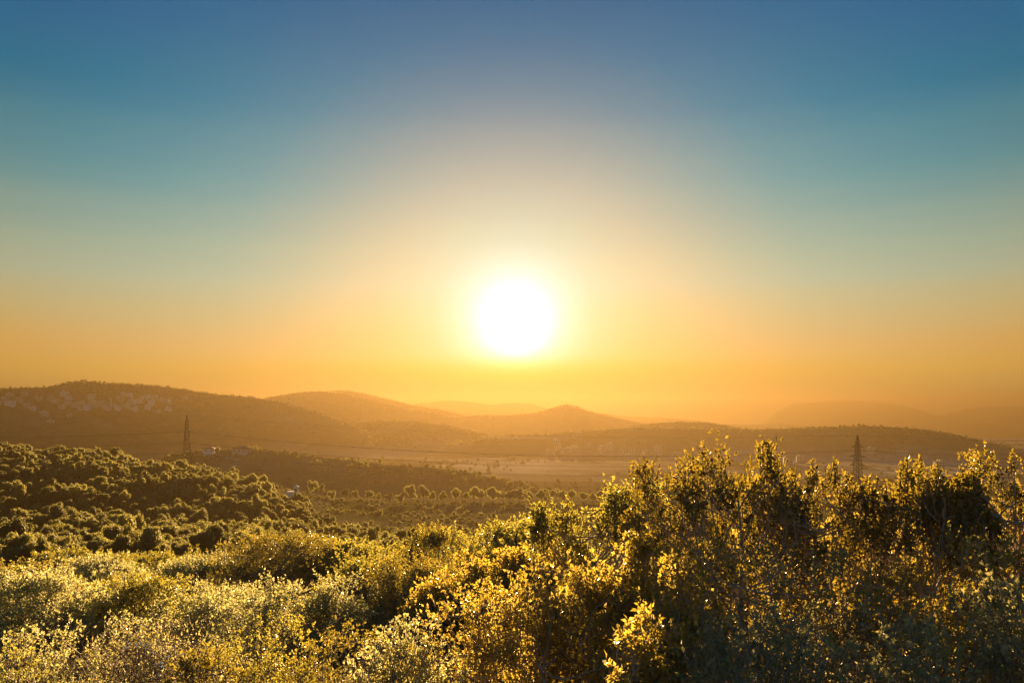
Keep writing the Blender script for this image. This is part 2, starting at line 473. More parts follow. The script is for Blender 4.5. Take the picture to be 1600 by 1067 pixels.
def build_terrain():
    nc, nr = 520, 460
    t = np.linspace(0, 1, nr)
    Y = 15 * (7950 / 15.0) ** t - 60
    u = np.linspace(-.92, .92, nc)
    YY, UU = np.meshgrid(Y, u, indexing='ij')
    XX = UU * (YY + 62)
    Z = H(XX, YY)
    v = np.stack([XX, YY, Z], -1).reshape(-1, 3)
    i = np.arange(nr - 1)[:, None] * nc + np.arange(nc - 1)[None, :]
    q = np.stack([i, i + 1, i + nc + 1, i + nc], -1).reshape(-1, 4)
    me = mesh_np('ground', v, q, (), True)
    # ground cover: r = scrub, g = green field, b = bare pale soil plus painted valley-mist glow
    x = XX.ravel(); y = YY.ravel(); px = PX0 + F * x / np.maximum(y, 6)
    z = Z.ravel()
    scrub = 0.5 + 0.8 * fbm(x, y, 180, 4, 3)
    hi = np.clip((z - base_far(y)) / 110, 0, 1)
    scrub = np.where(y > 900, (scrub - .5) * 1.3 + hi * .62 + .18, np.where(y > 520, scrub + .15, scrub * .6 + .3))
    fieldy = ((y > 300) & (y < 500) & (px > 520)).astype(float)
    field = fieldy * np.clip(0.75 + 2.0 * fbm(x * .5, y * 2.2, 70, 3, 13), 0, 1)
    bare = np.clip(fbm(x, y * 1.6, 140, 4, 23) * 3.2 - .8, 0, 1) * np.clip(1 - hi * 1.2, 0, 1)
    bare = np.where(y > 900, np.maximum(bare, np.clip(1.0 - hi * 5, 0, 1) * np.clip(.62 + 1.6 * fbm(x, y, 190, 4, 57), 0, 1) * (y < 2600)), bare * .4)  # low valley ground paled: glow of mist painted into the soil colour
    scrub = np.where((y > 850) & (y < 2600), scrub * np.clip(hi * 5, .15, 1), scrub)  # scrub tone thinned low down, part of the painted mist glow
    ca = me.color_attributes.new('cover', 'FLOAT_COLOR', 'POINT')
    c = np.stack([np.clip(scrub, 0, 1), field, bare, np.ones_like(x)], -1).astype(np.float32)
    ca.data.foreach_set('color', c.ravel())
    m, nt, p = new_mat('hillside_ground')
    at = nt.nodes.new('ShaderNodeVertexColor'); at.layer_name = 'cover'
    sp = nt.nodes.new('ShaderNodeSeparateColor'); nt.links.new(at.outputs[0], sp.inputs[0])
    geo = nt.nodes.new('ShaderNodeNewGeometry')
    def noise(scale, detail=5):
        n = nt.nodes.new('ShaderNodeTexNoise'); n.inputs['Scale'].default_value = scale; n.inputs['Detail'].default_value = detail
        nt.links.new(geo.outputs['Position'], n.inputs['Vector']); return n.outputs[0]
    n_fine, n_mid, n_big = noise(.35), noise(.035, 6), noise(.006, 6)
    dry = ramp(nt, n_fine, [(.3, (.07, .055, .024, 1)), (.6, (.12, .092, .042, 1)), (.8, (.19, .15, .085, 1))])
    scr = ramp(nt, n_mid, [(.35, (.035, .036, .016, 1)), (.6, (.065, .062, .028, 1)), (.75, (.12, .10, .05, 1))])
    sfac = math_node(nt, 'ADD', sp.outputs[0], math_node(nt, 'MULTIPLY', math_node(nt, 'SUBTRACT', n_mid, .5), 1.6))
    sfac = ramp(nt, sfac, [(.36, (0, 0, 0, 1)), (.62, (1, 1, 1, 1))])
    c1 = mix_rgb(nt, 'MIX', sfac, dry, scr)
    grn = ramp(nt, n_fine, [(.3, (.055, .055, .010, 1)), (.7, (.105, .095, .02, 1))])
    c1 = mix_rgb(nt, 'MIX', sp.outputs[1], c1, grn)
    bare_mist_c = ramp(nt, n_fine, [(.3, (.34, .29, .20, 1)), (.7, (.46, .41, .30, 1))])  # bare soil, also the painted mist brightness on the valley floor
    bf = math_node(nt, 'MULTIPLY', sp.outputs[2], ramp(nt, n_big, [(.38, (.35, .35, .35, 1)), (.58, (1, 1, 1, 1))]))
    c1 = mix_rgb(nt, 'MIX', bf, c1, bare_mist_c)
    nt.links.new(c1, p.inputs['Base Color'])
    p.inputs['Roughness'].default_value = 1.0
    p.inputs['Specular IOR Level'].default_value = 0.0
    bp = nt.nodes.new('ShaderNodeBump'); bp.inputs['Strength'].default_value = .25; bp.inputs['Distance'].default_value = .6
    nt.links.new(n_fine, bp.inputs['Height']); nt.links.new(bp.outputs[0], p.inputs['Normal'])
    me.materials.append(m)
    o = link('ground', me)
    tag(o, kind='structure')
    o['label'] = 'rolling dry hills and valley floor with scrub and fields'
    return o


build_terrain()

# ------------------------------------------------------------------ haze
def build_haze():
    mb = MB()
    mb.box(-9000, 9000, -1500, 8000, -420, 85)
    m = bpy.data.materials.new('haze_air'); m.use_nodes = True
    nt = m.node_tree
    nt.nodes.remove(nt.nodes['Principled BSDF'])
    v = nt.nodes.new('ShaderNodeVolumePrincipled')
    v.inputs['Color'].default_value = (.074, .0525, .0235, 1)
    v.inputs['Density'].default_value = 0.00033
    v.inputs['Anisotropy'].default_value = 0.62
    nt.links.new(v.outputs[0], nt.nodes['Material Output'].inputs['Volume'])
    o = link('haze', mb.mesh('haze', [m]))
    tag(o, 'golden evening haze filling the valley and hills', 'haze', kind='stuff')
    return o


build_haze()

# ------------------------------------------------------------------ scattered stuff (uncountable) by geometry nodes
def scatter(name, pts, scl, rot, protos, label, cat):
    """one object: many copies of prototype meshes on points"""
    n = len(pts)
    me = bpy.data.meshes.new(name)
    me.vertices.add(n)
    me.vertices.foreach_set('co', np.asarray(pts, np.float32).ravel())
    a = me.attributes.new('scl', 'FLOAT_VECTOR', 'POINT'); a.data.foreach_set('vector', np.asarray(scl, np.float32).ravel())
    a = me.attributes.new('rot', 'FLOAT_VECTOR', 'POINT')
    r3 = np.zeros((n, 3), np.float32); r3[:, 2] = rot
    a.data.foreach_set('vector', r3.ravel())
    a = me.attributes.new('idx', 'INT', 'POINT'); a.data.foreach_set('value', RNG.integers(0, len(protos), n).astype(np.int32))
    o = link(name, me)
    pc = bpy.data.collections.new(name + '_kinds')
    for k, pm in enumerate(protos):
        pc.objects.link(bpy.data.objects.new('%s_kind' % name, pm))
    ng = bpy.data.node_groups.new(name, 'GeometryNodeTree')
    ng.interface.new_socket('Geometry', in_out='INPUT', socket_type='NodeSocketGeometry')
    ng.interface.new_socket('Geometry', in_out='OUTPUT', socket_type='NodeSocketGeometry')
    N = ng.nodes; L = ng.links
    gi = N.new('NodeGroupInput'); go = N.new('NodeGroupOutput')
    ci = N.new('GeometryNodeCollectionInfo')
    ci.inputs['Collection'].default_value = pc
    ci.inputs['Separate Children'].default_value = True
    ci.inputs['Reset Children'].default_value = True
    ip = N.new('GeometryNodeInstanceOnPoints')
    ip.inputs['Pick Instance'].default_value = True

    def attr(nm, tp):
        q = N.new('GeometryNodeInputNamedAttribute'); q.data_type = tp; q.inputs['Name'].default_value = nm
        return q.outputs['Attribute']
    L.new(gi.outputs[0], ip.inputs['Points'])
    L.new(ci.outputs[0], ip.inputs['Instance'])
    L.new(attr('idx', 'INT'), ip.inputs['Instance Index'])
    e2r = N.new('FunctionNodeEulerToRotation')
    L.new(attr('rot', 'FLOAT_VECTOR'), e2r.inputs[0])
    L.new(e2r.outputs[0], ip.inputs['Rotation'])
    L.new(attr('scl', 'FLOAT_VECTOR'), ip.inputs['Scale'])
    L.new(ip.outputs[0], go.inputs[0])
    md = o.modifiers.new('scatter', 'NODES'); md.node_group = ng
    return tag(o, label, cat, kind='stuff')


# ------------------------------------------------------------------ crowns of the wood
def unit(v):
    return v / (np.linalg.norm(v, axis=-1, keepdims=True) + 1e-9)


def ico_pts(n):
    k = np.arange(n) + .5
    ph = np.arccos(1 - 2 * k / n); th = PI * (1 + 5 ** .5) * k
    return np.stack([np.cos(th) * np.sin(ph), np.sin(th) * np.sin(ph), np.cos(ph)], -1)


def quads_from(cent, nrm, size, asp, rng, fold=.0):
    """leaf-like rhombs: centre, normal, length"""
    n = len(cent)
    t = unit(np.cross(nrm, rng.normal(size=(n, 3))))
    b = np.cross(nrm, t)
    s = size[:, None] * .5
    v = np.stack([cent - t * s, cent + b * s * asp + nrm * s * fold, cent + t * s, cent - b * s * asp + nrm * s * fold], 1).reshape(-1, 3)
    q = np.arange(n * 4).reshape(-1, 4)
    return v, q


def sphere_mesh(nu=8, nv=6):
    v = []; 
    th = np.arange(nu) * 2 * PI / nu
    v = [(0, 0, 1.0)]
    for k in range(1, nv):
        p = PI * k / nv
        for t in th:
            v.append((math.sin(p) * math.cos(t), math.sin(p) * math.sin(t), math.cos(p)))
    v.append((0, 0, -1.0))
    t3 = [(0, 1 + j, 1 + (j + 1) % nu) for j in range(nu)]
    last = len(v) - 1
    q = []
    for k in range(nv - 2):
        a = 1 + k * nu
        q += [(a + j, a + nu + j, a + nu + (j + 1) % nu, a + (j + 1) % nu) for j in range(nu)]
    a = 1 + (nv - 2) * nu
    t3 += [(last, a + (j + 1) % nu, a + j) for j in range(nu)]
    return np.array(v), np.array(q), np.array(t3)


SPH = sphere_mesh()


def make_crown(seed, rx=2.3, rz=1.9, nl=13, nq=1900, qs=(.22, .42), zc=3.1, lr=(.62, 1.05), mat='crown'):
    rng = np.random.default_rng(seed)
    # lobes on an uneven dome
    d = unit(rng.normal(size=(nl, 3)) + np.array((0, 0, .55)))
    rad = rng.uniform(.4, .95, nl)[:, None]
    c = d * rad * np.array((rx, rx, rz))
    c[0] = (0, 0, 0)
    r = rng.uniform(*lr, nl) * rx / 2.3
    r[0] = rx * .55
    vs, qs_, ts = [], [], []
    n0 = 0
    for k in range(nl):
        v = SPH[0] * r[k] * .72
        v = v * (1 + .16 * np.sin(v[:, :1] * 5 / rx + k) * np.cos(v[:, 1:2] * 6 / rx))
        v = v + c[k]
        vs.append(v); qs_.append(SPH[1] + n0); ts.append(SPH[2] + n0); n0 += len(v)
    per = rng.choice(nl, nq, p=r ** 2 / (r ** 2).sum())
    dirs = unit(rng.normal(size=(nq, 3)) + np.array((0, 0, .25)))
    lump = 1 + .14 * np.sin(dirs[:, :1] * 9 + per[:, None]) * np.sin(dirs[:, 1:2] * 8 + 2 * per[:, None])
    p = c[per] + dirs * r[per][:, None] * lump * rng.uniform(.80, 1.14, (nq, 1))
    dist = np.linalg.norm(p[:, None, :] - c[None], axis=2) / r[None]
    keep = (dist.min(1) > .74)
    p, dirs = p[keep], dirs[keep]
    nrm = unit(dirs + rng.normal(size=dirs.shape) * .55)
    v, q = quads_from(p, nrm, rng.uniform(qs[0], qs[1], len(p)) * rx / 2.3, .75, rng, .25)
    vs.append(v); qs_.append(q + n0)
    V = np.concatenate(vs); V[:, 2] += zc
    return mesh_np('crown', V, [np.concatenate(qs_), np.concatenate(ts)], [M[mat]])


def make_trunk(seed, h=2.6, r=.16, lean=.2):
    rng = random.Random(seed)
    mb = MB()
    dx, dy = rng.uniform(-lean, lean), rng.uniform(-lean, lean)
    mb.tube([(0, 0, -.6), (dx * .3, dy * .2, h * .4), (dx, dy, h)], [r * 1.25, r, r * .6], 6)
    for k in range(4):
        a = k * 1.6 + rng.uniform(0, 1)
        mb.tube([(dx * .7, dy * .7, h * .66), (dx + .55 * math.cos(a), dy + .55 * math.sin(a), h * .98), (dx + 1.1 * math.cos(a), dy + 1.1 * math.sin(a), h * 1.25)], [r * .5, r * .38, r * .15], 5)
    return mb.mesh('trunk', [M['bark']], True)


CROWNS = [make_crown(100 + k, rx=random.uniform(2.0, 2.8), rz=random.uniform(1.5, 2.6), nl=random.choice([8, 10, 13, 17]), nq=2300, qs=(.16, .36), lr=(.5, 1.15)) for k in range(12)]
TRUNKS = [make_trunk(k) for k in range(4)]
BUSHES = [make_crown(300 + k, rx=1.0, rz=.75, nl=9, nq=420, qs=(.35, .65), zc=.55, lr=(.6, 1.0), mat='crown') for k in range(4)]
SCRUBS = [make_crown(400 + k, rx=1.0, rz=.8, nl=5, nq=60, qs=(.7, 1.1), zc=.5, lr=(.7, 1.1), mat='scrub') for k in range(4)]


def tree(name, x, y, s, label, cat, group=None, sz=1.0):
    k = random.randrange(len(CROWNS))
    e = link(name, None, None, (x, y, Hs(x, y)), random.uniform(0, 2 * PI), (s, s, s * sz))
    link('trunk', TRUNKS[k % len(TRUNKS)], e)
    link('crown', CROWNS[k], e)
    return tag(e, label, cat, group)


def build_forest():
    cand = []
    sp = 3.3
    ys = np.arange(128, 430, sp * .86)
    pts = []
    for r, y in enumerate(ys):
        w0, w1 = (-110 - PX0) / F * y, (720 - PX0) / F * y
        xs = np.arange(w0, w1, sp) + (r % 2) * sp * .5
        j = RNG.uniform(-2.3, 2.3, (len(xs), 2))
        pts.append(np.stack([xs + j[:, 0], y + j[:, 1]], -1))
    P = np.concatenate(pts)
    px = PX0 + F * P[:, 0] / P[:, 1]
    edge = 452 + (400 - P[:, 1]) * 1.05 + 60 * fbm(P[:, 0], P[:, 1], 35, 3, 91)
    thin = np.clip((edge - px) / 60, 0, 1)
    keep = (RNG.uniform(size=len(P)) < thin * np.clip(1.05 + .8 * fbm(P[:, 0], P[:, 1], 30, 3, 19), .6, .99)) & (px > -100)
    keep &= ~((P[:, 1] > 405) & (px < 300) & (RNG.uniform(size=len(P)) < .2))
    keep &= ~((np.abs(px - 464) < 34) & (P[:, 1] > 345) & (P[:, 1] < 425))
    P = P[keep]; px = px[keep]
    S = np.exp(RNG.normal(size=len(P)) * .20) * .80 * (1 + .3 * fbm(P[:, 0], P[:, 1], 26, 2, 44)) * np.where(px > 480, .8, 1)
    Zg = H(P[:, 0], P[:, 1])
    py = HOR - F * (Zg + 3 * S) / P[:, 1]
    # the 300 that show largest: nearest inside the frame and above the foreground shrubs
    inside = (px > -8) & (px < 660) & (py < np.interp(px, [0, 60, 200, 330, 420, 520, 640], [905, 870, 868, 862, 835, 858, 842]))
    order = np.argsort(np.where(inside, P[:, 1] / S, 1e9))[:300]
    sel = np.zeros(len(P), bool); sel[order] = True
    for i in np.nonzero(sel)[0]:
        kx = 'at the left edge' if px[i] < 130 else ('at the slope foot' if px[i] < 400 else 'beside the open field')
        szz = random.uniform(.8, 1.3)
        big = 'small' if S[i] < .62 else ('large' if S[i] > .95 else 'middling')
        shp = 'squat' if szz < .95 else ('tall' if szz > 1.13 else 'round')
        row = 'nearest row' if P[i, 1] < 150 else ('second rows' if P[i, 1] < 175 else ('third rows' if P[i, 1] < 200 else 'farther rows'))
        kx = kx if px[i] < 60 or px[i] > 470 else ('left of the dark oak' if px[i] > 300 else ('below the pylon' if px[i] > 190 else 'above the far-left shrubs'))
        tree('woodland_tree', P[i, 0], P[i, 1], float(S[i]), '%s %s tree in the %s of the wood, %s' % (big, shp, row, kx), 'tree',
             'trees in the front rows of the wooded slope', szz)
    rest = ~sel
    p3 = np.stack([P[rest, 0], P[rest, 1], Zg[rest]], -1)
    s3 = np.repeat(S[rest][:, None], 3, 1); s3[:, 2] *= RNG.uniform(.75, 1.3, rest.sum())
    scatter('woodland', p3, s3, RNG.uniform(0, 2 * PI, rest.sum()), CROWNS, 'dense dark green wood covering the slope up to its ridge', 'woodland')


build_forest()


def build_field_trees():
    # row along the far edge of the field
    spots = [(486, 472, .95), (502, 480, .8), (520, 470, .75), (541, 476, .9), (556, 484, .7), (575, 470, .85), (592, 482, .8), (608, 476, .75), (626, 470, .8),
             (643, 480, 1.15), (662, 474, 1.25), (676, 484, .95), (692, 478, 1.0), (712, 474, 1.05), (727, 486, .8), (741, 476, 1.3), (752, 484, 1.0), (770, 478, 1.15),
             (786, 486, .85), (797, 474, 1.1), (812, 482, 1.0), (828, 478, .8), (846, 474, 1.0), (862, 484, .85), (878, 478, .95), (893, 474, .9), (910, 482, .8),
             (926, 476, .85), (941, 470, 1.0), (958, 480, .95), (974, 474, 1.1), (990, 482, 1.2), (1008, 470, 1.35), (1026, 478, 1.3), (1044, 470, 1.4), (1062, 480, 1.3)]
    for i, (px, d, s) in enumerate(spots):
        lab = '%s round tree along the far edge of the field, ' % ('large' if s > 1.1 else ('small' if s < .86 else 'middling'))
        if px < 480 + 150:
            g = 'left third'
        elif px < 830:
            g = 'under the sun'
        else:
            g = 'right third'
        tree('field_tree', (px - PX0) / F * d, d, s * 1.55, lab + g, 'tree', 'trees along the far edge of the field')
    # bushes and single trees standing in the field
    for i in range(44):
        px = RNG.uniform(500, 1000); d = RNG.uniform(300, 455)
        x = (px - PX0) / F * d
        s = RNG.uniform(.7, 2.1)
        o = link('field_bush', BUSHES[i % 4], None, (x, d, Hs(x, d)), RNG.uniform(0, 6.28), float(s))
        tag(o, '%s round bush on the open field, %s' % ('small' if s < 1.1 else ('large' if s > 1.65 else 'middling'), 'left part near the wood' if px < 660 else ('middle part under the sun' if px < 830 else 'right part near the tall shrubs')), 'bush', 'bushes scattered on the open field')


build_field_trees()


# ------------------------------------------------------------------ far scrub on the hills
def build_scrub():
    n = 26000
    y = 560 + (3400 - 560) * RNG.uniform(size=n) ** .9
    u = RNG.uniform(-.72, .72, n)
    x = u * y
    z = H(x, y)
    px = PX0 + F * u
    hi = np.clip((z - base_far(y)) / 110, 0, 1)
    dens = np.clip(.02 + .8 * fbm(x, y, 160, 4, 3) + hi * .75, .03, 1)
    keep = RNG.uniform(size=n) < dens
    x, y, z = x[keep], y[keep], z[keep]
    s = RNG.uniform(1.4, 3.4, keep.sum())
    s3 = np.stack([s, s, s * RNG.uniform(.7, 1.2, len(s))], -1)
    scatter('hill_scrub', np.stack([x, y, z - .2], -1), s3, RNG.uniform(0, 6.28, len(x)), SCRUBS, 'scattered dark scrub and small trees on the far hillsides', 'scrub')
    # trees along the skyline of the hills
    pts = []
    for nm, D, wf, wb, cr in HILLS:
        if nm not in ('village', 'right', 'hump', 'cone', 'right_wood', 'mid', 'spur', 'hump_back'):
            continue
        k = [h[0] for h in HILLS].index(nm)
        m = {'village': 420, 'right': 640, 'mid': 420}.get(nm, 260)
        pxs = RNG.uniform(max(-60, cr[0][0]), min(1660, cr[-1][0]), m)
        if nm == 'village':
            pxs = np.concatenate([pxs, RNG.uniform(95, 235, 240)])
        if nm == 'cone':
            pxs = np.concatenate([pxs, RNG.uniform(850, 930, 120)])
        d = D * (1 + .05 * np.sin(pxs / 170.0 + k * 1.7)) + RNG.normal(size=len(pxs)) * 28 - 14
        pts.append(np.stack([(pxs - PX0) / F * d, d], -1))
    P = np.concatenate(pts)
    z = H(P[:, 0], P[:, 1])
    s = RNG.uniform(.35, .95, len(P))
    s3 = np.stack([s, s, s * RNG.uniform(.8, 1.5, len(s))], -1)
    scatter('ridge_trees', np.stack([P[:, 0], P[:, 1], z - .8], -1), s3, RNG.uniform(0, 6.28, len(P)), [make_crown(500 + k, nl=9, nq=260, qs=(.5, .9), zc=2.2) for k in range(4)],
            'dark line of small trees along the crests of the hills', 'trees')


build_scrub()

# ------------------------------------------------------------------ pylons and power lines
def build_pylon(px, d, top_py, label):
    x = (px - PX0) / F * d
    zb = Hs(x, d) - .5
    h = (HOR - top_py) / F * d - zb
    e = link('lattice_pylon', None, None, (x, d, zb), .55)
    ca, sa = math.cos(.55), math.sin(.55)
    def hw(t):                                        # half width of the body
        return np.interp(t, [0, .45, .62, .90, 1.0], [3.4, 2.0, 1.5, .8, .2]) * h / 43
    lv = [0, .10, .19, .275, .355, .43, .50, .565, .625, .68, .735, .79, .845, .90, .95, 1.0]
    cs = [(1, 1), (-1, 1), (-1, -1), (1, -1)]
    for sx, sy in cs:
        mb = MB(); mb.tube([(sx * hw(t), sy * hw(t), t * h) for t in lv], .20, 4)
        link('leg', mb.mesh('leg', [M['steel']]), e)
    mb = MB()
    for a, b in zip(lv[:-1], lv[1:]):
        for i in range(4):
            p, q = cs[i], cs[(i + 1) % 4]
            P0 = (p[0] * hw(a), p[1] * hw(a), a * h); Q1 = (q[0] * hw(b), q[1] * hw(b), b * h)
            Q0 = (q[0] * hw(a), q[1] * hw(a), a * h); P1 = (p[0] * hw(b), p[1] * hw(b), b * h)
            mb.tube([P0, Q1], .115, 4); mb.tube([Q0, P1], .115, 4); mb.tube([P1, Q1], .115, 4)
    link('bracing', mb.mesh('bracing', [M['steel']]), e)
    arms = []
    for t, ln in ((.815, 3.4), (.665, 4.6), (.53, 4.0)):
        for s in (-1, 1):
            mb = MB()
            z = t * h; w = hw(t)
            tip = (0, s * (w + ln), z + .1)
            for cx in (-1, 1):
                mb.tube([(cx * w, s * w, z), tip], .20, 4)
                mb.tube([(cx * w, s * w, z + 1.5), tip], .14, 4)
                for f in (.3, .6):
                    mb.tube([(cx * w * (1 - f), s * (w + ln * f), z + .1 * f), (cx * w * (1 - f), s * (w + ln * f), z + 1.5 * (1 - f))], .06, 4)
            for f in (.0, .33, .66):
                mb.tube([(-w * (1 - f), s * (w + ln * f), z), (w * (1 - f), s * (w + ln * f), z)], .06, 4)
            link('cross_arm', mb.mesh('cross_arm', [M['steel']]), e)
            mi = MB()
            zz = np.linspace(0, 2.0, 15)
            mi.tube([(tip[0], tip[1], tip[2] - .05 - q) for q in zz], [.05 if k % 2 else .16 for k in range(15)], 6)
            link('insulator', mi.mesh('insulator', [M['insulator']], True), e)
            arms.append(Vector((x - sa * tip[1], d + ca * tip[1], zb + tip[2] - 2.05)))
    arms.append(Vector((x, d, zb + h)))
    tag(e, label, 'pylon', 'lattice pylons of the power line')
    return arms


A1 = build_pylon(292, 590, 649, 'steel lattice pylon rising behind the wooded ridge, left')
A2 = build_pylon(1340, 525, 680, 'steel lattice pylon half hidden behind the tall shrubs, right')


def catenary(a, b, sag, n=26):
    t = np.linspace(0, 1, n)
    p = np.array(a)[None] * (1 - t)[:, None] + np.array(b)[None] * t[:, None]
    p[:, 2] -= sag * 4 * t * (1 - t)
    return p


def build_wires():
    nm = ['topmost', 'topmost', 'middle', 'middle', 'lowest', 'lowest', 'earth']
    for i, (a, b) in enumerate(zip(A1, A2)):
        l0 = a + Vector((-420, 70, 6)); r1 = b + Vector((430, -60, 2))
        sag = 10 if i < 6 else 7
        pts = np.concatenate([catenary(l0, a, sag * .8), catenary(a, b, sag)[1:], catenary(b, r1, sag * .8)[1:]])
        mb = MB(); mb.tube(pts, .10 if i < 6 else .07, 4)
        o = link('power_line', mb.mesh('power_line', [M['wire']]))
        lab = 'thin earth wire strung between the tops of the two pylons' if i == 6 else 'thin dark power line on the %s arms of the pylons, %s side' % (nm[i], 'near' if i % 2 == 0 else 'far')
        tag(o, lab, 'cable', 'power lines strung between the pylons')


build_wires()

# ------------------------------------------------------------------ houses
_mesh_cache = {}


def box_mesh(key, x0, x1, y0, y1, z0, z1, mat):
    k = (key, x0, x1, y0, y1, z0, z1, mat)
    if k not in _mesh_cache:
        mb = MB(); mb.box(x0, x1, y0, y1, z0, z1)
        _mesh_cache[k] = mb.mesh(key, [M[mat]])
    return _mesh_cache[k]


def house(x, y, kind, w, floors, rz, label, group, mat):
    w = w * .86
    d = w * .72
    fh = 3.2
    h = floors * fh
    zb = min(Hs(x + a, y + b) for a in (-w / 2, 0, w / 2) for b in (-d / 2, 0, d / 2)) - .4
    hz = Hs(x, y - d / 2) - zb
    e = link('house', None, None, (x, y, zb), rz)
    g = 3.0 if hz < 3 else hz
    top = g + h
    wl = link('wall', box_mesh('wall', -w / 2, w / 2, -d / 2, d / 2, 0, top, mat), e)
    if kind == 'tile':
        mb = MB(); o = .6
        v = [(-w / 2 - o, -d / 2 - o, top), (w / 2 + o, -d / 2 - o, top), (w / 2 + o, d / 2 + o, top), (-w / 2 - o, d / 2 + o, top), (-w * .2, 0, top + d * .28), (w * .2, 0, top + d * .28)]
        mb.add(v, [(0, 1, 5, 4), (2, 3, 4, 5), (3, 2, 1, 0)], [(1, 2, 5), (3, 0, 4)])
        link('roof', mb.mesh('roof', [M['roof_tile']]), e)
    else:
        r = link('roof', box_mesh('roof', -w / 2 - .25, w / 2 + .25, -d / 2 - .25, d / 2 + .25, top, top + .35, 'concrete'), e)
        for (a, b, c2, f) in ((-w / 2, w / 2, -d / 2, -d / 2 + .25), (-w / 2, w / 2, d / 2 - .25, d / 2)):
            link('parapet', box_mesh('parapet', a, b, c2, f, top + .352, top + 1.1, mat), r)
        sx = random.choice((-1, 1)) * w * .22
        link('stair_room', box_mesh('stair_room', sx - 1.7, sx + 1.7, -.4, 3.0, top + .352, top + 2.7, mat), e)
    n = max(2, int(w / 3.6))
    for f in range(floors):
        z = top - h + f * fh + .9
        for k in range(n):
            cx = -w / 2 + w * (k + .5) / n
            wn = link('window', box_mesh('window', -.65, .65, -.06, .06, 0, 1.5, 'glass'), e, (cx, -d / 2 - .03, z))
        if f > 0 and kind == 'balcony':
            link('balcony', box_mesh('balcony', -w * .32, w * .32, -1.5, 0, -1.05, -.15, mat), e, (0, -d / 2 - .01, z + .1))
    tag(e, label, 'house', group)
    return e


